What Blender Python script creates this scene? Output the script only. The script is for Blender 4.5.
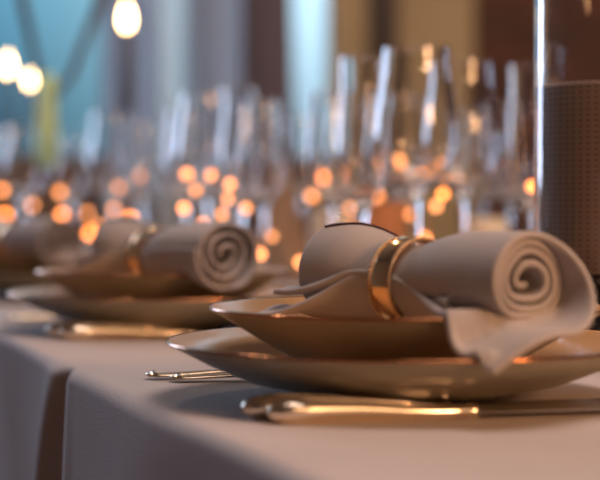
import bpy, bmesh, math, random
from mathutils import Vector, Matrix
R = math.radians
PI = math.pi
C = bpy.context.scene.collection
sc = bpy.context.scene
for o in list(bpy.data.objects):
    bpy.data.objects.remove(o)

# ------------------------------------------------------------------ camera, sky, lights, exposure
TH = 0.75                                    # table height
CAMH = TH + 0.115
cam = bpy.data.cameras.new('camera')
camo = bpy.data.objects.new('camera', cam)
C.objects.link(camo)
camo.location = (0, 0, CAMH)
camo.rotation_euler = (R(90 - 1.2), 0, 0)
cam.sensor_width = 36
cam.lens = 102.8
cam.clip_start = 0.02
cam.dof.use_dof = True
cam.dof.focus_distance = 1.06
cam.dof.aperture_fstop = 4.9
sc.camera = camo

sc.view_settings.view_transform = 'Standard'
sc.view_settings.look = 'None'
sc.view_settings.gamma = 1
sc.view_settings.use_curve_mapping = False
sc.view_settings.exposure = 0.08
sc.cycles.use_denoising = True
sc.cycles.max_bounces = 14
sc.cycles.transmission_bounces = 14
sc.cycles.transparent_max_bounces = 16
sc.cycles.caustics_refractive = True
sc.cycles.sample_clamp_indirect = 12

w = bpy.data.worlds.new('dusk_sky')
sc.world = w
w.use_nodes = True
nt = w.node_tree
bg = nt.nodes['Background']
tc = nt.nodes.new('ShaderNodeTexCoord')
sx = nt.nodes.new('ShaderNodeSeparateXYZ')
rmp = nt.nodes.new('ShaderNodeValToRGB')
mp = nt.nodes.new('ShaderNodeMapRange')
mp.inputs['From Min'].default_value = -0.2
mp.inputs['From Max'].default_value = 0.06
nt.links.new(tc.outputs['Generated'], sx.inputs[0])
nt.links.new(sx.outputs['X'], mp.inputs['Value'])
nt.links.new(mp.outputs[0], rmp.inputs[0])
e = rmp.color_ramp.elements
e[0].position = 0.0; e[0].color = (0.035, 0.125, 0.20, 1)
e[1].position = 1.0; e[1].color = (0.46, 0.60, 0.72, 1)
m_ = e.new(0.36); m_.color = (0.12, 0.23, 0.29, 1)
nt.links.new(rmp.outputs[0], bg.inputs[0])
mz = nt.nodes.new('ShaderNodeMapRange')
mz.inputs['From Min'].default_value = 0.05; mz.inputs['From Max'].default_value = 0.6
mz.inputs['To Min'].default_value = 1.4; mz.inputs['To Max'].default_value = 10.5
nt.links.new(sx.outputs['Z'], mz.inputs['Value'])
nt.links.new(mz.outputs[0], bg.inputs[1])

def area(name, loc, target, size, power, color, size_y=None):
    l = bpy.data.lights.new(name, 'AREA')
    l.energy = power; l.color = color; l.size = size
    if size_y:
        l.shape = 'RECTANGLE'; l.size_y = size_y
    o = bpy.data.objects.new(name, l); C.objects.link(o)
    o.location = loc
    d = Vector(target) - Vector(loc)
    o.rotation_euler = d.to_track_quat('-Z', 'Y').to_euler()
    return o
def point(name, loc, power, color, radius=0.03):
    l = bpy.data.lights.new(name, 'POINT')
    l.energy = power; l.color = color; l.shadow_soft_size = radius
    o = bpy.data.objects.new(name, l); C.objects.link(o); o.location = loc
    return o
area('window_daylight', (-2.15, 4.4, 1.65), (-0.3, 1.7, 0.78), 1.0, 44, (0.64, 0.74, 1.0), 1.5)  # unseen area light added inside the room to strengthen the windows' cool daylight
area('wall_lamp_glow', (1.75, -0.55, 1.55), (0.1, 1.0, 0.78), 0.45, 39, (1.0, 0.52, 0.25))  # unseen warm key light assumed at front right; no wall lamp is built
area('room_lamp_light', (0.55, 0.9, 2.6), (0.0, 1.2, 0.75), 1.0, 22, (1.0, 0.80, 0.72))  # unseen fill added overhead to brighten the tabletop and knife handles
area('far_room_lamp_light', (0.9, 3.9, 2.7), (0.6, 6.2, 1.0), 0.7, 30, (1.0, 0.74, 0.50))  # unseen fill added to light the far tan wall
point('wall_lamp_light', (0.9, -0.9, 1.75), 10.0, (1.0, 0.62, 0.30), 0.04)  # unseen point light added for sparkle on rims and knives
point('pendant_light', (-0.5, 3.2, 2.4), 24, (1.0, 0.72, 0.48), 0.06)  # another unseen point light, added above the table for glints

# ------------------------------------------------------------------ helpers
def mat(name, color, rough=0.6, metal=0.0, **k):
    m = bpy.data.materials.new(name); m.use_nodes = True
    b = m.node_tree.nodes['Principled BSDF']
    b.inputs['Base Color'].default_value = (*color, 1)
    b.inputs['Roughness'].default_value = rough
    b.inputs['Metallic'].default_value = metal
    for kk, v in k.items():
        b.inputs[kk].default_value = v
    return m
def vary(m, scale=8, amount=0.25, bump=0.0, bscale=60, coords='Object', stretch=(1, 1, 1)):
    """noise variation of the base colour, and an optional bump."""
    n = m.node_tree; b = n.nodes['Principled BSDF']
    col = tuple(b.inputs['Base Color'].default_value)
    tc = n.nodes.new('ShaderNodeTexCoord')
    mpn = n.nodes.new('ShaderNodeMapping'); mpn.inputs['Scale'].default_value = stretch
    n.links.new(tc.outputs[coords], mpn.inputs[0])
    t = n.nodes.new('ShaderNodeTexNoise'); t.inputs['Scale'].default_value = scale
    t.inputs['Detail'].default_value = 4
    n.links.new(mpn.outputs[0], t.inputs[0])
    r = n.nodes.new('ShaderNodeValToRGB')
    r.color_ramp.elements[0].position = 0.3; r.color_ramp.elements[1].position = 0.7
    r.color_ramp.elements[0].color = tuple(c * (1 - amount) for c in col[:3]) + (1,)
    r.color_ramp.elements[1].color = tuple(min(1, c * (1 + amount)) for c in col[:3]) + (1,)
    n.links.new(t.outputs['Fac'], r.inputs[0]); n.links.new(r.outputs[0], b.inputs['Base Color'])
    if bump:
        t2 = n.nodes.new('ShaderNodeTexNoise'); t2.inputs['Scale'].default_value = bscale
        t2.inputs['Detail'].default_value = 3
        n.links.new(mpn.outputs[0], t2.inputs[0])
        bp = n.nodes.new('ShaderNodeBump'); bp.inputs['Strength'].default_value = bump
        bp.inputs['Distance'].default_value = 0.002
        n.links.new(t2.outputs['Fac'], bp.inputs['Height'])
        n.links.new(bp.outputs[0], b.inputs['Normal'])
    return m
def emis(name, color, strength):
    m = bpy.data.materials.new(name); m.use_nodes = True
    n = m.node_tree; n.nodes.remove(n.nodes['Principled BSDF'])
    em = n.nodes.new('ShaderNodeEmission'); em.inputs[0].default_value = (*color, 1)
    em.inputs[1].default_value = strength
    n.links.new(em.outputs[0], n.nodes['Material Output'].inputs[0])
    return m

def link(name, me, m, parent=None, smooth=True):
    o = bpy.data.objects.new(name, me); C.objects.link(o)
    if m: me.materials.append(m)
    if smooth:
        for p in me.polygons: p.use_smooth = True
    if parent: o.parent = parent
    return o
def pyobj(name, verts, faces, m, parent=None, smooth=True):
    me = bpy.data.meshes.new(name); me.from_pydata([tuple(v) for v in verts], [], faces); me.update()
    return link(name, me, m, parent, smooth)
def bmobj(name, bm, m, parent=None, smooth=True, recalc=True):
    if recalc: bmesh.ops.recalc_face_normals(bm, faces=bm.faces)
    me = bpy.data.meshes.new(name); bm.to_mesh(me); bm.free()
    return link(name, me, m, parent, smooth)
def add_lathe(bm, prof, n=48, closed=False, off=(0, 0, 0)):
    rings = []
    ox, oy, oz = off
    for r, z in prof:
        if r < 1e-6:
            rings.append([bm.verts.new((ox, oy, oz + z))])
        else:
            rings.append([bm.verts.new((ox + r * math.cos(2 * PI * i / n), oy + r * math.sin(2 * PI * i / n), oz + z)) for i in range(n)])
    pairs = list(zip(rings[:-1], rings[1:]))
    if closed: pairs.append((rings[-1], rings[0]))
    for a, b in pairs:
        if len(a) == 1 and len(b) == 1: continue
        for i in range(n):
            j = (i + 1) % n
            if len(a) == 1: bm.faces.new((a[0], b[i], b[j]))
            elif len(b) == 1: bm.faces.new((a[i], b[0], a[j]))
            else: bm.faces.new((a[i], b[i], b[j], a[j]))
def lathe(name, prof, m, parent=None, n=48, closed=False, smooth=True):
    bm = bmesh.new(); add_lathe(bm, prof, n, closed)
    return bmobj(name, bm, m, parent, smooth)
def add_tube(bm, pts, rad, n=10, close=False):
    """tube along points; rad is a number or a list; sections may be ellipses (rw, rh)."""
    pts = [Vector(p) for p in pts]; N = len(pts)
    rings = []
    for i, p in enumerate(pts):
        a = pts[(i - 1) % N] if (close or i > 0) else p
        b = pts[(i + 1) % N] if (close or i < N - 1) else p
        t = (b - a).normalized()
        up = Vector((0, 0, 1)) if abs(t.z) < 0.95 else Vector((0, 1, 0))
        s = t.cross(up).normalized(); u = s.cross(t)
        r = rad[i] if isinstance(rad, (list, tuple)) else rad
        rw, rh = r if isinstance(r, (list, tuple)) else (r, r)
        rings.append([bm.verts.new(p + s * rw * math.cos(2 * PI * k / n) + u * rh * math.sin(2 * PI * k / n)) for k in range(n)])
    pr = list(zip(rings[:-1], rings[1:]))
    if close: pr.append((rings[-1], rings[0]))
    for a, b in pr:
        for k in range(n):
            j = (k + 1) % n
            bm.faces.new((a[k], b[k], b[j], a[j]))
    if not close:
        bm.faces.new(rings[0]); bm.faces.new(rings[-1])
def tube(name, pts, rad, m, parent=None, n=10, close=False):
    bm = bmesh.new(); add_tube(bm, pts, rad, n, close)
    return bmobj(name, bm, m, parent)
def add_box(bm, lo, hi):
    v = [bm.verts.new((x, y, z)) for x in (lo[0], hi[0]) for y in (lo[1], hi[1]) for z in (lo[2], hi[2])]
    for f in ((0, 1, 3, 2), (4, 6, 7, 5), (0, 4, 5, 1), (2, 3, 7, 6), (0, 2, 6, 4), (1, 5, 7, 3)):
        bm.faces.new([v[i] for i in f])
def box(name, lo, hi, m, parent=None, bevel=0):
    bm = bmesh.new(); add_box(bm, lo, hi)
    o = bmobj(name, bm, m, parent, smooth=False)
    if bevel:
        b = o.modifiers.new('bevel', 'BEVEL'); b.width = bevel; b.segments = 2
    return o
def tag(o, label=None, cat=None, group=None, kind=None):
    if label: o['label'] = label
    if cat: o['category'] = cat
    if group: o['group'] = group
    if kind: o['kind'] = kind
    return o
def empty(name, loc=(0, 0, 0), rz=0):
    o = bpy.data.objects.new(name, None); C.objects.link(o)
    o.location = loc; o.rotation_euler = (0, 0, rz); o.empty_display_size = 0.05
    return o
def copy_tree(o, parent=None):
    c = o.copy(); C.objects.link(c)
    if parent: c.parent = parent
    for ch in list(o.children): copy_tree(ch, c)
    return c
def smoothstep(a, b, x):
    t = min(1, max(0, (x - a) / (b - a))); return t * t * (3 - 2 * t)

# table frame: u runs along the table away from the camera, v across it
U = Vector((-0.320, 0.947, 0)).normalized()
V = Vector((U.y, -U.x, 0))
C1 = Vector((0.0624, 1.0, TH))
AV = math.atan2(V.y, V.x)                    # rotation that takes +X to V and +Y to U
def uv(u, v, z=0): return C1 + U * u + V * v + Vector((0, 0, z))

# ------------------------------------------------------------------ materials
linen = vary(mat('table_linen', (0.52, 0.45, 0.43), 0.85), 5, 0.07, 0.3, 600)
napm = vary(mat('napkin_linen', (0.41, 0.36, 0.35), 0.9), 30, 0.07, 0.25, 1600)
napm.node_tree.nodes['Principled BSDF'].inputs['Sheen Weight'].default_value = 0.2
hemm = mat('hem_stitch', (0.05, 0.02, 0.035), 0.9)
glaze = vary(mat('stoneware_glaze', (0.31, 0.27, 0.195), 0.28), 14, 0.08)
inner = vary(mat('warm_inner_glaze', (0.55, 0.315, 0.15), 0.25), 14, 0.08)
gilt = mat('gilded_edge', (0.42, 0.18, 0.08), 0.13, 1.0)
goldm = mat('polished_gold', (0.80, 0.53, 0.29), 0.12, 1.0)
silver = mat('silver_gilt', (0.95, 0.83, 0.68), 0.24, 1.0)
forkm = mat('aged_silver', (0.62, 0.50, 0.36), 0.22, 1.0)
steel = mat('polished_steel', (0.75, 0.70, 0.66), 0.14, 1.0)
glass = mat('clear_glass', (1, 1, 1), 0.0, 0.0, **{'Transmission Weight': 1.0, 'IOR': 1.45})
flame = emis('candle_flame', (1.0, 0.62, 0.28), 26)
glow = emis('warm_bulb', (1.0, 0.40, 0.12), 9)
glow2 = emis('pale_bulb', (1.0, 0.62, 0.34), 5)
darkwood = vary(mat('dark_wood', (0.055, 0.035, 0.035), 0.5), 6, 0.3, stretch=(1, 1, 0.1))
wire = mat('copper_wire', (0.5, 0.25, 0.12), 0.35, 1.0)

# ------------------------------------------------------------------ room shell
NW = 6.0                                      # far wall distance along U from the camera's foot
def wallpt(px, z=0, off=0.0):
    """point on the far wall line (moved 'off' into the room) seen along picture column px"""
    k = (px - 300) / 1714
    D = (U.y * NW - off) / (U.x * k + U.y)
    return Vector((k * D, D, z))
def wv(px, off=0.0): return wallpt(px, 0, off).dot(V)          # coordinate along the far wall
def wp(v, off, z): return V * v + U * (U.y * NW - off) + Vector((0, 0, z))
H = 3.0
def slab(name, v0, v1, z0, z1, off0, off1, m, parent=None, smooth=False):
    vs = [wp(v, o, z) for v in (v0, v1) for o in (off0, off1) for z in (z0, z1)]
    return pyobj(name, vs, [(0, 1, 3, 2), (4, 6, 7, 5), (0, 4, 5, 1), (2, 3, 7, 6), (0, 2, 6, 4), (1, 5, 7, 3)], m, parent, smooth)
plaster = vary(mat('tan_plaster', (0.42, 0.32, 0.21), 0.9), 2, 0.15)
dado = vary(mat('brown_wainscot', (0.20, 0.115, 0.075), 0.6), 3, 0.3, stretch=(1, 1, 0.2))
brick = mat('dark_brick', (0.1, 0.04, 0.03), 0.9)
n = brick.node_tree; bt = n.nodes.new('ShaderNodeTexBrick'); bt.inputs['Scale'].default_value = 1.0
bt.inputs['Color1'].default_value = (0.14, 0.045, 0.025, 1); bt.inputs['Color2'].default_value = (0.07, 0.028, 0.022, 1)
bt.inputs['Mortar'].default_value = (0.09, 0.06, 0.05, 1)
bt.inputs['Brick Width'].default_value = 0.24; bt.inputs['Row Height'].default_value = 0.08; bt.inputs['Mortar Size'].default_value = 0.008
tcn = n.nodes.new('ShaderNodeTexCoord'); mpp = n.nodes.new('ShaderNodeMapping'); mpp.inputs['Rotation'].default_value = (R(90), 0, 0)
n.links.new(tcn.outputs['Object'], mpp.inputs[0]); n.links.new(mpp.outputs[0], bt.inputs[0])
n.links.new(bt.outputs[0], n.nodes['Principled BSDF'].inputs['Base Color'])
plain = mat('dim_plaster', (0.17, 0.14, 0.125), 0.9)
S = dict(kind='structure')
SILL = 1.0
vL, vW1, vTan, vR = -2.3, wv(331), wv(474), wv(1300)
tag(slab('wall_back', vW1, vTan, 0, H, -0.05, 0, plaster), **S)
tag(slab('wall_brick', vTan, vR, 0, H, -0.05, 0.04, brick), **S)
tag(slab('wall_sill', vL, vW1, 0, SILL, -0.05, 0, dado), **S)
tag(slab('trim_1', vL, vW1, SILL, SILL + 0.03, -0.05, 0.04, dado), **S)
tag(slab('wall_lintel', vL, vW1, 2.6, H, -0.05, 0, plain), **S)
tag(slab('trim_2', wv(367), wv(388), 0, H, 0, 0.10, darkwood), **S)
floorm = vary(mat('brown_floorboards', (0.16, 0.09, 0.055), 0.5), 3, 0.3, stretch=(0.2, 2, 1))
u0, u1 = -2.2, U.y * NW
def roomslab(name, z0, z1, m):
    vs = [V * v + U * u + Vector((0, 0, z)) for v in (vL, vR) for u in (u0, u1 + 0.2) for z in (z0, z1)]
    return tag(pyobj(name, vs, [(0, 1, 3, 2), (4, 6, 7, 5), (0, 4, 5, 1), (2, 3, 7, 6), (0, 2, 6, 4), (1, 5, 7, 3)], m, smooth=False), **S)
roomslab('floor', -0.1, 0, floorm)
roomslab('ceiling', H, H + 0.1, plain)
def sidewall(name, a, b, c, d, m):
    vs = [V * v + U * u + Vector((0, 0, z)) for v in (a, b) for u in (c, d) for z in (0, H)]
    return tag(pyobj(name, vs, [(0, 1, 3, 2), (4, 6, 7, 5), (0, 4, 5, 1), (2, 3, 7, 6), (0, 2, 6, 4), (1, 5, 7, 3)], m, smooth=False), **S)
sidewall('wall_left', vL - 0.1, vL, u0, u1 + 0.2, plain)
sidewall('wall_right', vR, vR + 0.1, u0, u1 + 0.2, plain)
sidewall('wall_front', vL, vR, u0 - 0.1, u0, plain)

# window panes (plain thin glass) and frame
pane = bpy.data.materials.new('window_glass'); pane.use_nodes = True
n = pane.node_tree; n.nodes.remove(n.nodes['Principled BSDF'])
tr = n.nodes.new('ShaderNodeBsdfTransparent'); tr.inputs[0].default_value = (0.93, 0.97, 0.98, 1)
gl = n.nodes.new('ShaderNodeBsdfGlossy'); gl.inputs['Roughness'].default_value = 0.02
mx = n.nodes.new('ShaderNodeMixShader'); mx.inputs[0].default_value = 0.05
n.links.new(tr.outputs[0], mx.inputs[1]); n.links.new(gl.outputs[0], mx.inputs[2]); n.links.new(mx.outputs[0], n.nodes['Material Output'].inputs[0])
for k, (a, b) in enumerate(((-900, 150), (150, 331))):
    f = tag(slab('window_%d' % (k + 1), max(vL, wv(a)), wv(b), SILL + 0.03, 2.6, -0.04, -0.035, pane), **S)
frame = mat('window_frame_paint', (0.18, 0.16, 0.16), 0.5)
tag(slab('trim_3', wv(204), wv(226), SILL, 2.6, -0.05, -0.005, frame), **S)

# curtains: pleated sheets in front of the windows
def curtain(name, top, bot, off, m, label, pleats=9, amp=0.025, z0=None, z1=2.55, midz=None, mid=None):
    nv, nz = pleats * 8, 20
    z0 = 0.02 if z0 is None else z0
    vs, fs = [], []
    for j in range(nz + 1):
        tz = j / nz; z = z1 + (z0 - z1) * tz
        if midz is None:
            a, b = top[0] + (bot[0] - top[0]) * tz, top[1] + (bot[1] - top[1]) * tz
        else:
            if z > midz:
                t = smoothstep(z1 * 0.62, midz, z) if False else 1 - (z - midz) / (z1 - midz)
                t = t ** 2.0
                a, b = top[0] + (mid[0] - top[0]) * t, top[1] + (mid[1] - top[1]) * t
            else:
                t = (midz - z) / (midz - z0)
                a, b = mid[0] + (bot[0] - mid[0]) * t, mid[1] + (bot[1] - mid[1]) * t
        for i in range(nv + 1):
            s = i / nv
            v = wv(a, off) + (wv(b, off) - wv(a, off)) * s
            vs.append(wp(v, off + amp * math.sin(2 * PI * pleats * s) * (0.7 + 0.3 * math.sin(5 * s + 1)), z))
    for j in range(nz):
        for i in range(nv):
            q = j * (nv + 1) + i
            fs.append((q, q + 1, q + nv + 2, q + nv + 1))
    o = pyobj(name, vs, fs, m)
    so = o.modifiers.new('thick', 'SOLIDIFY'); so.thickness = 0.003
    return tag(o, label, 'curtain')
def cloth_mat(name, color, trans):
    m = bpy.data.materials.new(name); m.use_nodes = True
    n = m.node_tree; n.nodes.remove(n.nodes['Principled BSDF'])
    d = n.nodes.new('ShaderNodeBsdfDiffuse'); d.inputs[0].default_value = (*color, 1)
    t = n.nodes.new('ShaderNodeBsdfTranslucent'); t.inputs[0].default_value = (*color, 1)
    x = n.nodes.new('ShaderNodeMixShader'); x.inputs[0].default_value = trans
    n.links.new(d.outputs[0], x.inputs[1]); n.links.new(t.outputs[0], x.inputs[2]); n.links.new(x.outputs[0], n.nodes['Material Output'].inputs[0])
    return m
greyc = cloth_mat('grey_curtain_cloth', (0.58, 0.60, 0.67), 0.62)
whitec = cloth_mat('white_sheer', (0.97, 0.97, 0.98), 0.85)
n = whitec.node_tree; so_ = n.nodes['Mix Shader']            # thin sheer: part of the daylight comes straight through the weave
tr = n.nodes.new('ShaderNodeBsdfTransparent'); m2 = n.nodes.new('ShaderNodeMixShader'); m2.inputs[0].default_value = 0.45
n.links.new(so_.outputs[0], m2.inputs[1]); n.links.new(tr.outputs[0], m2.inputs[2]); n.links.new(m2.outputs[0], n.nodes['Material Output'].inputs[0])
mauvec = cloth_mat('mauve_curtain_cloth', (0.26, 0.215, 0.26), 0.45)
curtain('curtain', (104, 160), (100, 166), 0.14, greyc, 'grey curtain hanging left of the narrow white sheer', 4)
curtain('curtain', (154, 194), (160, 184), 0.24, whitec, 'narrow white sheer curtain, gathered in below', 3, 0.02, midz=0.95, mid=(161, 180))
curtain('curtain', (188, 252), (186, 250), 0.14, greyc, 'grey curtain hanging right of the narrow white sheer', 5)
curtain('curtain', (244, 287), (240, 300), 0.17, mauvec, 'dark mauve curtain beside the bright pale blue gap', 4)

# ------------------------------------------------------------------ table and cloth
EV = -0.143                                    # cloth edge (v) where it starts to round over
UA, UB, VB = -0.62, 4.05, 1.02
tb = empty('dining_table', uv((UA + UB) / 2, (EV + VB) / 2, -TH), AV)
tag(tb, 'long dining table under the pale cloth, laid with place settings', 'table')
lx, ly = (VB - EV) / 2 - 0.012, (UB - UA) / 2 - 0.012
box('tabletop', (-lx, -ly, TH - 0.035), (lx, ly, TH - 0.006), darkwood, tb)
for a in (-1, 1):
    for b in (-1, 1):
        box('leg', (a * (lx - 0.08) - 0.035, b * (ly - 0.1) - 0.035, 0), (a * (lx - 0.08) + 0.035, b * (ly - 0.1) + 0.035, TH - 0.035), darkwood, tb)
def foldprofile(u, dep):
    """how far the hanging cloth stands out at u, dep (0..1) of the way down"""
    f = 0.010 * math.sin(u * 9.0 + 0.6) + 0.005 * math.sin(u * 23 + 1.3)
    d = u - 0.243
    if d > 0:                                    # the deep fold beyond the nearest stretch of cloth
        f += -0.060 * smoothstep(0, 0.010, d) * (1 - smoothstep(0.012 + 0.05 * dep, 0.04 + 0.10 * dep, d)) - 0.022 * smoothstep(0.12, 0.3, d)
        f += 0.014 * math.exp(-((d - 0.05 - 0.11 * dep) / 0.025) ** 2)
    else:
        f = f * (1 - 0.8 * smoothstep(-0.2, -0.02, d)) + 0.004 * smoothstep(-0.03, -0.004, d)
    return f
nu = 700
crs = []
us = [UA + (UB - UA) * i / nu for i in range(nu + 1)]
rr = 0.009
prof = [(VB, 0.0), (0.6, 0.0), (0.3, 0.0), (0.1, 0), (0.0, 0), (-0.06, 0), (-0.11, 0), (EV + 0.008, 0), (EV, 0)]
for k in range(1, 7):
    a = k / 6 * PI / 2
    prof.append((EV - rr * math.sin(a), -rr * (1 - math.cos(a))))
for k in range(1, 15):
    prof.append((EV - rr, -rr - 0.45 * (k / 14) ** 1.25))
vs, fs = [], []
for u in us:
    for v, z in prof:
        dv = 0.0
        if z < 0:
            dep = min(1, -z / 0.26)
            g = dep ** 0.6
            dv = -(foldprofile(u, dep)) * g - 0.006 * dep
        rip = 0.0
        if v > EV and z == 0:
            rip = 0.0006 * math.sin(u * 14 + v * 9) * math.sin(v * 17 - u * 5)
        vs.append(uv(u, v + dv, z + rip))
m = len(prof)
for i in range(nu):
    for j in range(m - 1):
        fs.append((i * m + j, i * m + j + 1, (i + 1) * m + j + 1, (i + 1) * m + j))
tcl = pyobj('tablecloth', vs, fs, linen)
tcl.modifiers.new('thick', 'SOLIDIFY').thickness = 0.0015
tcl.modifiers['thick'].offset = -1
tag(tcl, 'pale taupe linen tablecloth hanging in folds over the table edge', 'tablecloth')

# ------------------------------------------------------------------ plates
def plate_under(bm_prof): return bm_prof
LOWER = [(0, 0.006), (0.044, 0.006), (0.046, 0.0), (0.051, 0.0), (0.053, 0.0075), (0.072, 0.0085), (0.092, 0.0125), (0.116, 0.0225), (0.1395, 0.0345),
         (0.1402, 0.0356), (0.1385, 0.0362), (0.115, 0.0258), (0.091, 0.0165), (0.072, 0.013), (0.0, 0.0125)]
UPPER = [(0, 0.004), (0.034, 0.004), (0.036, 0.0), (0.041, 0.0), (0.044, 0.004), (0.060, 0.0095), (0.085, 0.0235), (0.1142, 0.0415),
         (0.1152, 0.0425), (0.1138, 0.0432), (0.085, 0.0273), (0.060, 0.0135), (0.045, 0.0085), (0.0, 0.008)]
def plate(name, prof, rim_r, rim_z, loc, label, cat, group):
    r = empty(name, loc); tag(r, label, cat, group)
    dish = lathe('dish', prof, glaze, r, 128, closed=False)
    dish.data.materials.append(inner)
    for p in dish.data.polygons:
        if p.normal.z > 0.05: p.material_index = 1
    bm = bmesh.new()
    pts = [(rim_r * math.cos(2 * PI * i / 128), rim_r * math.sin(2 * PI * i / 128), rim_z) for i in range(128)]
    add_tube(bm, pts, 0.0010, 8, close=True)
    g = bmobj('gilded_rim', bm, gilt, r)
    g['label'] = 'thin copper gold line around the rim'
    return r
CS = [C1, C1 + U * 0.581, C1 + U * 1.162]
which = ['nearest place setting', 'second place setting', 'third place setting, far left']
lowproto = plate('dinner_plate', LOWER, 0.1397, 0.0355, CS[0], 'wide shallow olive brown plate at the bottom of the nearest setting', 'plate', 'gold rimmed lower plates')
upproto = plate('pasta_bowl', UPPER, 0.1146, 0.0425, CS[0] + Vector((0, 0, 0.0125)), 'deep olive brown bowl under the nearest rolled napkin', 'bowl', 'gold rimmed bowls')
for k, (wl, wb) in enumerate((('wide olive brown plate at the bottom of the second setting', 'olive brown bowl under the middle rolled napkin'),
                              ('wide olive brown plate at the bottom of the farthest setting, cut by the left edge', 'olive brown bowl under the farthest rolled napkin, cut by the left edge'))):
    a = copy_tree(lowproto); a.location = CS[k + 1]; a['label'] = wl
    b = copy_tree(upproto); b.location = CS[k + 1] + Vector((0, 0, 0.0125)); b['label'] = wb

# ------------------------------------------------------------------ rolled napkins with rings
def make_napkin(Cs, rel, phi, seed, label, ringlabel, L=0.160, tr=0.092, zc=0.0755, turns=4.0, thick=0.0038, Rb=0.0265, droop=1.0, flap=True, ex=0.62):
    rnd = random.Random(seed)
    a = Vector((math.cos(phi), math.sin(phi), 0)); f = Vector((-math.sin(phi), math.cos(phi), 0))
    capc = Vector((rel[0], rel[1], zc))
    ph = [rnd.uniform(0, 6.28) for _ in range(6)]
    root = empty('rolled_napkin', Cs)
    tag(root, label, 'napkin', 'rolled linen napkins')
    def squeeze(t):                               # radius factor along the roll
        d = (t - tr)
        s = 1 - (1 - 0.0204 / Rb) * math.exp(-(d / 0.026) ** 2)
        if t > tr: s *= 1 + 0.16 * smoothstep(tr, L - 0.02, t)
        return s
    def spiral(s, t):
        al = R(-90) + 2 * PI * turns * (1 - s)
        r = 0.0018 + (Rb - 0.0018) * s ** ex
        r *= 1 + (0.085 * math.sin(2 * al + ph[0]) + 0.045 * math.sin(3 * al + ph[1]) + 0.045 * math.sin(0.9 * al + ph[2])) * (1 - s ** 3 * 0.7)
        q = squeeze(t)
        return r * q * math.cos(al), r * q * math.sin(al)
    def tail(tau, t, layer):
        q = squeeze(t); rw = Rb * q
        # wrapped round the roll
        al = R(-90) - R(100) * tau
        wrapped = (rw * (1 + 0.02 * tau) * math.cos(al), rw * (1 + 0.02 * tau) * math.sin(al))
        dt = 0.0
        if t < tr:
            w = smoothstep(0.0, 0.034, tr - t - 0.006) * (1 if flap else 0)
            k = 1 - (0.25 + 0.7 * (1 - smoothstep(0.03, 0.07, t))) * layer
            A = P0(0, -rw, t + pull(1, t)); E = edgept(t); E = A + (E - A) * k
            M = A - a * ((E - A).length * 0.45) + Vector((0, 0, 0.003 + 0.004 * layer - 0.012 * smoothstep(0.02, 0.045, t) * (1 - smoothstep(0.06, 0.085, t))))
            q_ = A * (1 - tau) ** 2 + M * (2 * tau * (1 - tau)) + E * tau ** 2
            q_.z += 0.0022 * math.sin(3 * PI * tau + 1) * smoothstep(0.02, 0.06, t) + 0.004 * layer * tau
            W = P0(wrapped[0], wrapped[1], t)
            return W * (1 - w) + q_ * w
        else:
            w = smoothstep(0.004, 0.05, t - tr - 0.010)
            reach = (0.020 + 0.030 * smoothstep(0, 0.05, t - tr)) * (1 - 0.2 * layer)
            p = -reach * tau
            z = -0.85 * rw + 0.004 * math.sin(2.4 * PI * tau + ph[4]) * tau + 0.011 * layer * tau ** 0.7 + 0.004 * tau
            dt = (0.020 - 0.008 * layer) * smoothstep(0.05, 0.7, tau) * smoothstep(0.5, 1, (t - tr) / (L - tr))
            dr = (p, z)
        return P0(wrapped[0] * (1 - w) + dr[0] * w, wrapped[1] * (1 - w) + dr[1] * w, t + dt)
    def P0(p, q, t): return capc + a * p + f * t + Vector((0, 0, q - 0.0045 * math.exp(-((t - tr) / 0.035) ** 2)))
    EDGE = [(-0.002, (0.0355, -0.148, 0.029)), (0.018, (0.0250, -0.139, 0.0345)), (0.034, (0.0161, -0.130, 0.0415)), (0.048, (0.0125, -0.1155, 0.0590)),
                    (0.064, (0.0065, -0.086, 0.0615)), (0.080, (-0.002, -0.052, 0.0650)), (0.1, (-0.012, -0.02, 0.066))]
    def edgept(t):
        t = max(t, EDGE[0][0])
        for i in range(len(EDGE) - 1):
            (t0, e0), (t1, e1) = EDGE[i], EDGE[i + 1]
            if t <= t1 or i == len(EDGE) - 2:
                x = (t - t0) / (t1 - t0)
                em, en = EDGE[max(0, i - 1)], EDGE[min(len(EDGE) - 1, i + 2)]
                e0, e1 = Vector(e0), Vector(e1)
                m0 = (e1 - Vector(em[1])) / max(1e-6, t1 - em[0]) * (t1 - t0); m1 = (Vector(en[1]) - e0) / max(1e-6, en[0] - t0) * (t1 - t0)
                return turn @ (e0 * (2*x**3 - 3*x**2 + 1) + m0 * (x**3 - 2*x**2 + x) + e1 * (-2*x**3 + 3*x**2) + m1 * (x**3 - x**2))
    turn = Matrix.Rotation(phi - R(38), 3, 'Z')
    def P(p, q, t): return rest(P0(p, q, t))
    def rest(v):
        r = math.hypot(v.x, v.y)                 # rest on the bowl and hang over the two rims
        lo = rimheight(r) + thick * 0.5 + 0.0010
        if v.z < lo: v.z = lo
        return v
    def rimheight(r):
        if r < 0.1175:
            for (r0, z0), (r1, z1) in zip(INNER[:-1], INNER[1:]):
                if r <= r1: return z0 + (z1 - z0) * (r - r0) / (r1 - r0)
        if r < 0.129: return 0.0566 - 0.028 * smoothstep(0.1170, 0.1300, r) 
        if r < 0.144: return 0.0125 + 0.024 * (r - 0.09) / 0.05
        return 0.0
    INNER = [(0, 0.0215), (0.045, 0.022), (0.060, 0.0265), (0.085, 0.0403), (0.1138, 0.0566), (0.1176, 0.0566)]
    def pull(x, t):                               # the outer layer of cloth is drawn out past the end of the roll
        return -0.032 * droop * smoothstep(0, 1, x) * math.exp(-max(0, t) / 0.035)
    ts = [L * i / 44 for i in range(45)]
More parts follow.
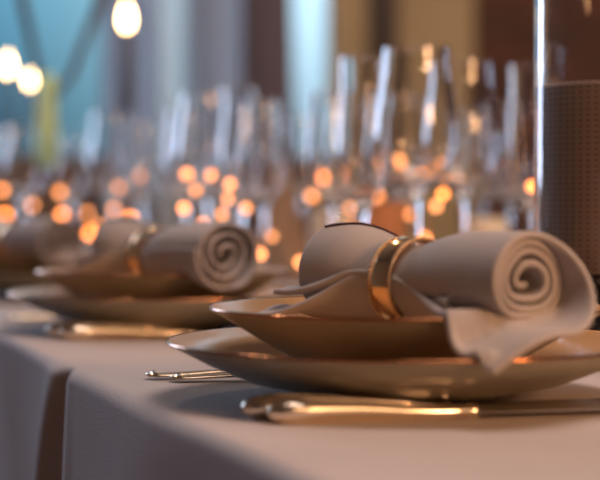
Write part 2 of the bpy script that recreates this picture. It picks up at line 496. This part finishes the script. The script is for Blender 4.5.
    def sheet(name, cols, m):
        vs, fs = [], []
        nc = len(cols[0])
        for c in cols: vs += c
        for i in range(len(cols) - 1):
            for j in range(nc - 1):
                fs.append((i * nc + j, i * nc + j + 1, (i + 1) * nc + j + 1, (i + 1) * nc + j))
        o = pyobj(name, vs, fs, m, root)
        so = o.modifiers.new('thick', 'SOLIDIFY'); so.thickness = thick; so.offset = 0
        sb = o.modifiers.new('round', 'SUBSURF'); sb.levels = 1; sb.render_levels = 1
        return o
    NS, NT = 110, 26
    cols = []
    for t in ts:
        col = []
        for i in range(NS):
            s = i / NS
            p, q = spiral(s, t)
            wob = 0.0030 * math.sin(s * 23 + ph[5]) * math.exp(-t / 0.02) * (1 - s)
            x = (s - 1 + 0.55 / turns) / (0.55 / turns)
            col.append(P(p, q, t + wob + pull(x, t)))
        for i in range(NT + 1):
            col.append(rest(tail(i / NT, t, 0)))
        cols.append(col)
    sheet('cloth', cols, napm)
    cols = []
    for t in [x for x in ts if x > tr - 0.008]:
        col = []
        for i in range(NT + 1):
            tau = i / NT
            v = tail(0.02 + tau * 0.95, t, 1)
            v.z += 0.0036 * smoothstep(0.0, 0.2, tau)
            col.append(rest(v))
        cols.append(col)
    sheet('folded_layer', cols, napm)
    if flap:                                      # folded layers running from the ring down into the flap
        for j in (1, 2):
            cols = []
            tl = [0.034 + (tr - 0.003 - 0.034) * i / 24 for i in range(25)]
            for t in tl:
                q = squeeze(t); rw = Rb * q
                x = smoothstep(0.034, 0.060, t); y = smoothstep(tr - 0.03, tr - 0.004, t)
                A = P0(rw * 0.90 * math.cos(R(-150)), rw * 0.90 * math.sin(R(-150)), t)
                an = R(-176 - 9 * j)
                Wp = P0((rw + 0.0030 - 0.001 * j) * math.cos(an), (rw + 0.0030 - 0.001 * j) * math.sin(an), t)
                E = edgept(t) + a * (0.0065 * j) + Vector((0, 0, 0.0042 * j))
                E = A + (E - A) * x
                col = []
                for i in range(13):
                    tau = i / 12
                    d = A * (1 - tau) + E * tau + Vector((0, 0, -0.002 * math.sin(PI * tau)))
                    aw = R(-150) + (an - R(-150)) * tau
                    wr = P0((rw + 0.0026 - 0.001 * j) * math.cos(aw), (rw + 0.0026 - 0.001 * j) * math.sin(aw), t)
                    col.append(rest(d * (1 - y) + wr * y))
                cols.append(col)
            sheet('folded_layer', cols, napm)
    # hem stitching along the top of the far half
    pts = []
    for i in range(30):
        t = tr + 0.014 + (L - 0.004 - tr - 0.014) * i / 29
        al = R(64 + 50 * (i / 29) ** 1.0)
        q = squeeze(t)
        s = 1 - ((al - R(-90)) / (2 * PI)) / turns
        p, z = spiral(s, t)
        rr_ = math.hypot(p, z)
        k = (rr_ + thick * 0.6) / rr_
        pts.append(P(p * k, z * k, t))
    hm = tube('hem', pts, 0.0008, hemm, root, 6)
    hm['label'] = 'dark stitched hem line'
    # ring
    rg = empty('napkin_ring', Vector(Cs) + P(0, 0, tr))
    tag(rg, ringlabel, 'napkin ring', 'gold napkin rings')
    M = Matrix((a, Vector((0, 0, 1)), f)).transposed()       # local x=a, y=up, z=along roll
    rg.rotation_euler = M.to_euler()
    ri = 0.0207 + thick * 0.8; wd = 0.0085
    lathe('band', [(ri, -wd), (ri + 0.0012, -wd), (ri + 0.0018, -wd * 0.6), (ri + 0.0022, 0), (ri + 0.0018, wd * 0.6), (ri + 0.0012, wd), (ri, wd), (ri - 0.0003, 0)], goldm, rg, 96, closed=True)
    for s in (-1, 1):
        bm = bmesh.new(); nb = 64
        for i in range(nb):
            an = 2 * PI * i / nb
            bmesh.ops.create_icosphere(bm, subdivisions=1, radius=0.00135, matrix=Matrix.Translation(((ri + 0.0012) * math.cos(an), (ri + 0.0012) * math.sin(an), s * wd)))
        bmobj('beaded_edge', bm, goldm, rg)
    return root
make_napkin(CS[0], (0.0577, -0.106), R(38), 3, 'nearest rolled taupe napkin, spiral end toward the right, flap over the bowl rim',
            'gold ring around the nearest rolled napkin')
make_napkin(CS[1], (0.062, -0.118), R(38), 8, 'middle rolled taupe napkin with a dark open spiral end',
            'gold ring around the middle rolled napkin', L=0.17, tr=0.108, turns=2.9, thick=0.0030, droop=0.3, flap=False, Rb=0.0295, zc=0.0735, ex=0.8)
make_napkin(CS[2], (0.033, -0.118), R(38), 12, 'farthest rolled taupe napkin near the left edge, much blurred',
            'gold ring around the farthest rolled napkin', L=0.17, tr=0.108, turns=2.9, thick=0.0030, droop=0.3, flap=False, Rb=0.0285, zc=0.0735, ex=0.8)

# ------------------------------------------------------------------ cutlery (local x runs along V into the table)
def make_knife(loc, rz, label):
    r = empty('table_knife', loc, rz); tag(r, label, 'knife', 'knives')
    bm = bmesh.new()
    ss = [0, .003, .008, .014, .022, .034, .05, .065, .08, .092, .1, .106, .109, .112, .115]
    wd = [.0015, .0055, .0078, .0086, .0078, .0070, .0068, .0070, .0070, .0062, .0054, .0048, .0058, .0058, .0046]
    ht = [.0015, .0046, .0064, .0072, .0071, .0068, .0064, .0056, .0048, .0041, .0037, .0034, .0040, .0040, .0032]
    add_tube(bm, [(x, 0, 0.0049 + 0.0025 * (1 - smoothstep(0.03, 0.10, x))) for x in ss], list(zip(wd, ht)), 20)
    h = bmobj('handle', bm, silver, r)
    # two raised lines along the handle
    for s in (-1, 1):
        tube('ornament', [(x, s * 0.003, 0.0058 + z) for x, z in ((.012, .0078), (.02, .0080), (.035, .0075), (.05, .0066), (.07, .0050), (.09, .0030))], 0.0009, silver, h, 6)
    bm = bmesh.new()
    L0, N = 0.112, 22
    rows = []
    for i in range(N + 1):
        t = i / N
        x = L0 + 0.115 * t
        top = 0.0085 if t < 0.75 else 0.0085 * (1 - ((t - 0.75) / 0.25) ** 2 * 0.95)
        bot = -0.0075 + 0.002 * math.sin(t * PI) * 0 - (0 if t < .8 else -0.006 * ((t - .8) / .2) ** 2)
        rows.append([bm.verts.new(p) for p in ((x, bot, 0.0042), (x, top, 0.0046), (x, top, 0.0058), (x, bot, 0.0046))])
    for p, q in zip(rows[:-1], rows[1:]):
        for k in range(4):
            j = (k + 1) % 4
            bm.faces.new((p[k], q[k], q[j], p[j]))
    bm.faces.new(rows[0]); bm.faces.new(rows[-1])
    b = bmobj('blade', bm, steel, r, smooth=False); b['label'] = 'polished steel blade'
    return r
def make_fork(loc, rz, label):
    r = empty('table_fork', loc, rz); tag(r, label, 'fork', 'forks')
    bm = bmesh.new()
    ss = [0, .002, .006, .014, .03, .05, .08, .105, .118, .128]
    wd = [.003, .0062, .0082, .0078, .0064, .0050, .0034, .0030, .0038, .0075]
    zz = [.0042, .0038, .0036, .0035, .0038, .0046, .0062, .0070, .0062, .0050]
    add_tube(bm, [(x, 0, z) for x, z in zip(ss, zz)], [(w_, 0.0013 if k else 0.0008) for k, w_ in enumerate(wd)], 12)
    # rolled lip round the handle end
    h = bmobj('handle', bm, forkm, r)
    tube('end_scroll', [(0.004 + 0.004 * (1 - math.cos(q)), 0.0078 * math.sin(q), 0.0048) for q in [(-1.25 + 2.5 * i / 12) for i in range(13)]], 0.0011, forkm, h, 6)
    bm = bmesh.new()
    add_tube(bm, [(x, 0, z) for x, z in ((.126, .0052), (.133, .0040), (.142, .0032), (.15, .0036))], [(.0070, .0013), (.0108, .0013), (.0122, .0013), (.0118, .0012)], 14)
    for k in range(4):
        y = -0.0093 + 0.0062 * k
        add_tube(bm, [(.149, y, .0036), (.165, y, .0052), (.18, y * .96, .0085), (.191, y * .93, .0125)], [(.0020, .0011), (.0018, .001), (.0016, .0009), (.0006, .0005)], 8)
    bmobj('head', bm, forkm, r)
    return r
def put(u, v, k=0, z=0.0006): return uv(u + 0.581 * k, v, z)
kn = make_knife(put(-0.090, -0.114), AV - R(4), 'ornate knife lying in front of the nearest plates')
k2 = copy_tree(kn); k2.location = put(-0.090, -0.112, 1); k2.rotation_euler.z = AV - R(4); k2['label'] = 'ornate knife in front of the second pair of plates, blurred and glinting'
k3 = copy_tree(kn); k3.location = put(-0.068, -0.121); k3.rotation_euler.z = AV - R(4); k3['label'] = 'second knife just behind the nearest one, tucked against the plate'
k4 = copy_tree(kn); k4.location = put(-0.068, -0.119, 1); k4.rotation_euler.z = AV - R(4.5); k4['label'] = 'second knife tucked behind the glinting one at the middle setting'
fk = make_fork(put(0.154, -0.119), AV + R(1), 'fork in sharp focus beside the nearest plate, its tip farthest left')
f2 = copy_tree(fk); f2.location = put(0.134, -0.108); f2.rotation_euler.z = AV - R(3); f2['label'] = 'fork in sharp focus lying between the nearest plate and another fork'
f3 = copy_tree(fk); f3.location = put(0.180, -0.118, 1); f3.rotation_euler.z = AV; f3['label'] = 'blurred fork beyond the second pair of plates, its tip farthest left'
f4 = copy_tree(fk); f4.location = put(0.157, -0.112, 1); f4.rotation_euler.z = AV - R(2); f4['label'] = 'blurred fork tucked right beside the second pair of plates'

# ------------------------------------------------------------------ glass ware
def wine_profile(h, rb, rrim, stem, foot):
    t = 0.0011
    out = [(0, 0.0), (foot, 0.0), (foot + 0.0006, 0.001), (foot * 0.9, 0.0024), (foot * 0.4, 0.0052), (0.0062, 0.012), (0.0036, 0.025), (0.0029, stem * 0.6), (0.0046, stem * 0.92), (0.009, stem + 0.003)]
    bh = h - stem
    for f_, r_ in ((0.06, 0.52), (0.14, 0.76), (0.24, 0.92), (0.36, 1.0), (0.5, 0.99), (0.66, 0.92), (0.82, 0.83)):
        out.append((rb * r_ if f_ < .6 else rrim + (rb * r_ - rrim) * (1 - (f_ - .6) / .5), stem + bh * f_))
    out.append((rrim, h - 0.0012)); out.append((rrim, h))
    inn = [(max(0, r - t), z) for r, z in out if z > stem + bh * 0.05][::-1]
    inn[0] = (rrim - t, h)
    return out + inn + [(0.0, stem + 0.0075)]
def make_glass(h, rb, rrim, stem, foot, label, cat='wine glass', group='wine glasses on the table', name='wine_glass'):
    r = empty(name); tag(r, label, cat, group)
    p = wine_profile(h, rb, rrim, stem, foot)
    k = next(i for i, (a, z) in enumerate(p) if z > stem) 
    lathe('goblet', p, glass, r, 56)
    return r
def P3(px, D, z=0): return Vector(((px - 300) / 1714 * D, D, TH + z))
big = make_glass(0.262, 0.040, 0.031, 0.125, 0.036, 'x'); slim = make_glass(0.250, 0.030, 0.024, 0.115, 0.033, 'x')
flute = make_glass(0.262, 0.0255, 0.022, 0.110, 0.031, 'x', 'champagne flute', 'champagne flutes on the table', 'champagne_flute')
protos = {'b': [big, False], 's': [slim, False], 'f': [flute, False]}
GL = [('b', 416, 1.62, 'large wine glass above the nearest gold napkin ring, its bowl the widest'),
      ('f', 362, 1.72, 'tall flute just left of the widest wine glass, in front of the dark post'),
      ('b', 462, 1.78, 'large wine glass with a bright stem right of the widest glass'),
      ('s', 330, 2.09, 'slim wine glass in front of the right side of the pale blue gap'),
      ('f', 530, 1.83, 'tall flute beside the left edge of the large glass cylinder'),
      ('s', 508, 2.30, 'slim wine glass with a teal stem left of the glass cylinder'),
      ('b', 205, 2.30, 'large wine glass behind the middle rolled napkin, left in its cluster'),
      ('f', 240, 2.16, 'flute catching pale blue light behind the middle rolled napkin'),
      ('s', 262, 2.24, 'slim wine glass rightmost in the cluster behind the middle napkin'),
      ('s', 184, 2.48, 'slim wine glass just right of the white sheer curtain'),
      ('b', 112, 2.78, 'large wine glass under the tallest candle flame'),
      ('s', 140, 2.86, 'slim wine glass just left of the white sheer curtain'),
      ('b', 22, 3.32, 'large wine glass at the left edge below the low candle flames'),
      ('s', 70, 3.40, 'slim wine glass standing in a gap right of the pale green vase'),
      ('b', 348, 2.62, 'large wine glass behind the tall flute, blurred'),
      ('s', 482, 2.52, 'slim wine glass in front of the dark brick wall'),
      ('b', 300, 2.98, 'large wine glass in front of the left side of the pale blue gap'),
      ('s', 228, 3.35, 'slim wine glass far behind the middle napkin cluster'),
      ('b', 396, 2.30, 'large wine glass behind the widest glass, blurred')]
for kind, px, D, lab in GL:
    pr = protos[kind]
    o = copy_tree(pr[0]) if pr[1] else pr[0]
    pr[1] = True
    o.location = P3(px, D, 0.0006); o.rotation_euler.z = px * 0.37; o['label'] = lab

# hurricane: tall glass cylinder with a dotted brown candle on dark pebbles
hp = P3(543, 1.2); hc = Vector((hp.x + 0.060, 1.222, TH + 0.0006))
hu = empty('glass_cylinder', hc); tag(hu, 'tall clear glass cylinder around a brown dotted candle at the right', 'hurricane vase')
lathe('cylinder', [(0, 0), (0.0605, 0), (0.0615, 0), (0.063, 0.0015), (0.063, 0.0025), (0.063, 0.3165), (0.063, 0.3178), (0.0622, 0.319), (0.0614, 0.3178), (0.0614, 0.3165), (0.0614, 0.009), (0.0610, 0.007), (0.059, 0.006), (0, 0.006)], glass, hu, 96)
dots = mat('dotted_brown_wax', (0.32, 0.22, 0.17), 0.6)
n = dots.node_tree; b = n.nodes['Principled BSDF']
tcn = n.nodes.new('ShaderNodeTexCoord'); mpp = n.nodes.new('ShaderNodeMapping'); mpp.inputs['Scale'].default_value = (64, 34, 1)
vor = n.nodes.new('ShaderNodeTexVoronoi'); vor.inputs['Scale'].default_value = 1.0; vor.inputs['Randomness'].default_value = 0.0; vor.voronoi_dimensions = '2D'
rp = n.nodes.new('ShaderNodeValToRGB'); rp.color_ramp.elements[0].position = 0.20; rp.color_ramp.elements[1].position = 0.30
rp.color_ramp.elements[0].color = (0.19, 0.12, 0.09, 1); rp.color_ramp.elements[1].color = (0.32, 0.22, 0.17, 1)
n.links.new(tcn.outputs['UV'], mpp.inputs[0]); n.links.new(mpp.outputs[0], vor.inputs[0]); n.links.new(vor.outputs['Distance'], rp.inputs[0]); n.links.new(rp.outputs[0], b.inputs['Base Color'])
cn = empty('pillar_candle', hc + Vector((0, 0, 0.066))); tag(cn, 'thick brown dotted pillar candle inside the glass cylinder', 'candle')
nn, hh, rc = 96, 0.133, 0.0590
vs, fs = [], []
zs = [(rc - 0.002, 0), (rc, 0.002), (rc, 0.003), (rc, hh - 0.004), (rc, hh - 0.0025), (rc - 0.0025, hh)]
for r_, z_ in zs:
    for i in range(nn): vs.append((r_ * math.cos(2 * PI * i / nn), r_ * math.sin(2 * PI * i / nn), z_))
for j in range(5):
    for i in range(nn):
        k = (i + 1) % nn
        fs.append((j * nn + i, j * nn + k, (j + 1) * nn + k, (j + 1) * nn + i))
fs.append(tuple(range(nn))[::-1]); fs.append(tuple(range(5 * nn, 6 * nn)))
wx = pyobj('wax', vs, fs, dots, cn)
uvl = wx.data.uv_layers.new(name='UVMap')
for p in wx.data.polygons:
    for li in p.loop_indices:
        vi = wx.data.loops[li].vertex_index; i = vi % nn; z_ = zs[vi // nn][1]
        uvl.data[li].uv = ((i / nn) if not (i == 0 and any(wx.data.loops[q].vertex_index % nn == nn - 1 for q in p.loop_indices)) else 1.0, z_ / hh)
wx.data.polygons[-1].use_smooth = False; wx.data.polygons[-2].use_smooth = False
tube('wick', [(0, 0, hh - 0.001), (0.0006, 0, hh + 0.008), (0.002, 0, hh + 0.013)], 0.0011, hemm, cn, 6)
peb = vary(mat('dark_pebble', (0.06, 0.05, 0.05), 0.35), 400, 0.8)
rnd = random.Random(5)
bm = bmesh.new()
for layer in range(9):
    z = 0.0125 + layer * 0.0062
    cnt = 34
    for i in range(cnt):
        an = 2 * PI * (i + 0.5 * (layer % 2)) / cnt + rnd.uniform(-.03, .03)
        rr_ = 0.0558 + rnd.uniform(-0.002, 0.001)
        s_ = rnd.uniform(0.0034, 0.0044)
        bmesh.ops.create_icosphere(bm, subdivisions=1, radius=s_, matrix=Matrix.Translation((rr_ * math.cos(an), rr_ * math.sin(an), z)))
add_lathe(bm, [(0, 0.0095), (0.05, 0.0095), (0.051, 0.02), (0.051, 0.064), (0, 0.0655)], 40)
pb = bmobj('pebble_fill', bm, peb); pb.location = hc
tag(pb, 'dark granular filling at the bottom of the glass cylinder', 'pebbles', kind='stuff')

# ------------------------------------------------------------------ candles on stands
def candle_stand(px, D, zf, label, gl, fs_=1.0, rc=0.011, tall=0.14):
    """dark holder with a dark taper candle; zf: height of the flame's middle above the table"""
    p = P3(px, D, 0.0006)
    fh = 0.05 * fs_
    zt = zf - fh * 0.5                          # candle top
    zb = zt - tall
    h = empty('candle_holder', p); tag(h, gl, 'candle holder', 'dark candle holders')
    lathe('stand', [(0, 0), (0.045, 0), (0.045, 0.004), (0.02, 0.010), (0.007, 0.02), (0.006, zb * 0.5), (0.009, zb * 0.52), (0.006, zb * 0.55), (0.006, zb - 0.02), (0.015, zb - 0.006), (0.015, zb - 0.001), (0, zb - 0.0005)], darkwood, h, 28)
    c = empty('taper_candle', p + Vector((0, 0, zb))); tag(c, label, 'candle', 'lit taper candles')
    lathe('wax', [(0, 0), (rc, 0), (rc * 0.95, tall * 0.5), (rc * 0.85, tall - 0.002), (rc * 0.6, tall), (0, tall - 0.001)], darkwax, c, 24)
    prof = [(0, 0.0), (0.006, 0.006), (0.0095, 0.015), (0.0095, 0.022), (0.0065, 0.035), (0.0028, 0.045), (0, 0.052)]
    f = lathe('flame', [(r * fs_, z * fs_ + tall + 0.001) for r, z in prof], flame, c, 16)
    f['label'] = 'glowing warm flame'
darkwax = mat('dark_candle_wax', (0.045, 0.028, 0.03), 0.6)
candle_stand(127, 3.55, 0.115 + 186 / 1714 * 3.55, 'dark taper candle with the highest flame', 'dark stand carrying the candle with the highest flame', 1.05, 0.014, 0.17)
candle_stand(8, 4.0, 0.115 + 139 / 1714 * 4.0, 'dark taper candle with the flame nearest the left edge', 'dark stand carrying the candle nearest the left edge', 0.95, 0.011, 0.14)
candle_stand(30, 4.25, 0.115 + 124 / 1714 * 4.25, 'dark taper candle with the smallest and lowest flame', 'dark stand carrying the candle with the lowest flame', 0.7, 0.011, 0.12)

# pale green vase with two bare branches
vg = P3(47, 3.0, 0.0006)
va = empty('bud_vase', vg); tag(va, 'slender pale green vase standing near the left', 'vase')
greenv = mat('pale_green_glaze', (0.66, 0.95, 0.46), 0.35)
lathe('body', [(0, 0.180), (0.010, 0.181), (0.017, 0.186), (0.020, 0.20), (0.020, 0.22), (0.016, 0.30), (0.0145, 0.34), (0.0125, 0.34), (0.0125, 0.24), (0, 0.235)], greenv, va, 28)
fo = lathe('foot', [(0, 0), (0.036, 0), (0.036, 0.004), (0.012, 0.012), (0.005, 0.03), (0.005, 0.165), (0.012, 0.1805), (0, 0.1805)], darkwood, va, 28); fo['label'] = 'dark slender foot'
bark = vary(mat('brown_bark', (0.10, 0.075, 0.055), 0.8), 20, 0.3)
for pts, lab in (([(47, 0.26), (43, 0.31), (34, 0.38), (24, 0.46), (16, 0.56)], 'bare brown branch leaning left out of the green vase'),
                 ([(48, 0.26), (53, 0.30), (72, 0.34), (94, 0.44), (114, 0.56)], 'bare brown branch leaning right out of the green vase')):
    q = [P3(px, 3.0, z) for px, z in pts]
    q[0] = P3(pts[0][0], 3.0, 0.245)
    br = tube('branch', q, [0.004, 0.005, 0.007, 0.0085, 0.009], bark, None, 10)
    tag(br, lab, 'branch')

# standing cone folded napkin, amber tumbler and cream candles in the middle
cone = vary(mat('beige_linen', (0.42, 0.28, 0.18), 0.9), 20, 0.1)
cpos = P3(281, 2.55, 0.0006)
vs, fs = [], []
for j in range(13):
    t = j / 12
    for i in range(40):
        an = 2 * PI * i / 40
        r_ = 0.050 * (1 - t) ** 0.9 + 0.004 + 0.003 * math.sin(5 * an + 2 * t) * (1 - t)
        vs.append((r_ * math.cos(an), r_ * math.sin(an), 0.185 * t))
for j in range(12):
    for i in range(40):
        k = (i + 1) % 40
        fs.append((j * 40 + i, j * 40 + k, (j + 1) * 40 + k, (j + 1) * 40 + i))
cno = pyobj('standing_napkin', vs, fs, cone); cno.location = cpos
cno.modifiers.new('thick', 'SOLIDIFY').thickness = 0.002
tag(cno, 'beige cone shaped form standing right of the middle rolled napkin', 'folded napkin')
amber = mat('amber_glass', (0.92, 0.56, 0.32), 0.25, 0.0, **{'Transmission Weight': 0.75, 'IOR': 1.3})
def tumbler(px, D, h, r_, m_, label):
    o = empty('tumbler', P3(px, D, 0.0006)); tag(o, label, 'tumbler', 'low tumblers')
    lathe('cup', [(0, 0), (r_ * 0.86, 0), (r_ * 0.9, 0.002), (r_ * 0.902, 0.004), (r_, h - 0.001), (r_, h), (r_ - 0.0015, h), (r_ - 0.0016, h - 0.001), (r_ * 0.87, 0.010), (r_ * 0.84, 0.008), (0, 0.008)], m_, o, 32)
    return o
tumbler(380, 1.98, 0.118, 0.032, amber, 'orange amber tumbler behind the left half of the nearest napkin')
creamw = mat('cream_wax', (0.78, 0.70, 0.56), 0.6, 0.0, **{'Subsurface Weight': 0.0})
def pillar(px, D, h, r_, label):
    o = empty('pillar_candle', P3(px, D, 0.0006)); tag(o, label, 'candle', 'cream pillar candles')
    lathe('wax', [(0, 0), (r_ - 0.001, 0), (r_, 0.001), (r_, 0.002), (r_, h - 0.005), (r_, h - 0.004), (r_ - 0.004, h), (r_ * 0.5, h - 0.004), (0, h - 0.005)], creamw, o, 32)
    tube('wick', [(0, 0, h - 0.006), (0, 0, h + 0.008)], 0.001, hemm, o, 6)
pillar(330, 2.36, 0.105, 0.028, 'cream pillar candle behind the left end of the nearest napkin')
pillar(486, 2.08, 0.098, 0.026, 'cream pillar candle behind the nearest napkin, right of the bright stem')
pillar(214, 2.72, 0.09, 0.024, 'small cream pillar candle behind the middle napkin')

# ------------------------------------------------------------------ made-up strings of glowing beads standing for candle reflections in the glasses
BUL = [(5, 215, 1, 7), (2, 190, .7, 6), (60, 192, .55, 6), (62, 214, .9, 6), (90, 233, 1, 7), (87, 213, .5, 6), (107, 246, .8, 6), (119, 187, .4, 6), (114, 209, .45, 6), (130, 219, 1, 7), (152, 232, .5, 5), (74, 236, .6, 6), (32, 205, .5, 6), (100, 226, .5, 6), (140, 176, .35, 6)], \
      [(187, 174, .55, 7), (184, 208, .7, 6), (211, 175, .5, 6), (213, 236, .6, 6), (230, 184, .6, 6), (228, 199, .5, 6), (203, 224, .8, 5), (232, 229, .8, 5), (260, 254, .7, 6), (300, 262, .6, 6), (196, 190, .5, 6), (246, 208, .45, 6), (272, 236, .4, 6), (222, 214, .6, 5)], \
      [(321, 177, .9, 6), (312, 196, .5, 6), (350, 208, .5, 4), (395, 161, .4, 8), (424, 173, .9, 4), (446, 163, .6, 4), (443, 194, 1, 4), (436, 206, .5, 5), (425, 238, .8, 4), (352, 226, .5, 4), (378, 196, .5, 5), (408, 176, .5, 4), (458, 182, .5, 4), (410, 214, .5, 4), (392, 228, .5, 4), (532, 186, 1, 4)]
def midline(px):
    """depth at which the table's middle line is seen along column px"""
    vv = 0.44 if px > 100 else 0.36
    k = (px - 300) / 1714
    P0 = C1 + V * vv
    s = (P0.x - k * P0.y) / (k * U.y - U.x)
    return P0.y + s * U.y
BM = {}
def glintmat(b):
    key = round(b, 1)
    if key not in BM:
        g = (1 - key) * 0.14
        BM[key] = emis('warm_bulb_glow', (1.0, 0.27 + g, 0.06 + g * 0.8), 11 * key ** 1.1)
    return BM[key]
for gi, (group, lab) in enumerate(zip(BUL, ('string of warm round lights at the left of the table', 'string of warm round lights behind the middle rolled napkin', 'string of warm round lights behind the nearest rolled napkin'))):
    rr_ = empty('light_string', C1); tag(rr_, lab, 'fairy lights', 'strings of warm lights')
    pts = []
    for px, py, b, rad in sorted(group):
        D = (2.62, 1.98, midline(px))[gi] + 0.05 * math.sin(px * 1.7 + py)
        rad = rad * (0.85, 0.75, 1.0)[gi]
        z = 0.115 + (204 - py) / 1714 * D
        z = max(z, 0.014)
        p = P3(px, D, z) - C1
        pts.append((p, b, rad))
    wpts = [pts[0][0] * 1.0]
    wpts[0].z = 0.004
    for p, b, rad in pts: wpts += [p + Vector((0, 0, rad * 0.001))]
    last = pts[-1][0] + Vector((0.02, 0.02, 0)); last.z = 0.004; wpts.append(last)
    tube('wire', wpts, 0.0006, wire, rr_, 6)
    for p, b, rad in pts:
        bm = bmesh.new(); bmesh.ops.create_icosphere(bm, subdivisions=2, radius=rad * 0.001, matrix=Matrix.Translation(p))
        bmobj('bulb', bm, glintmat(b), rr_)
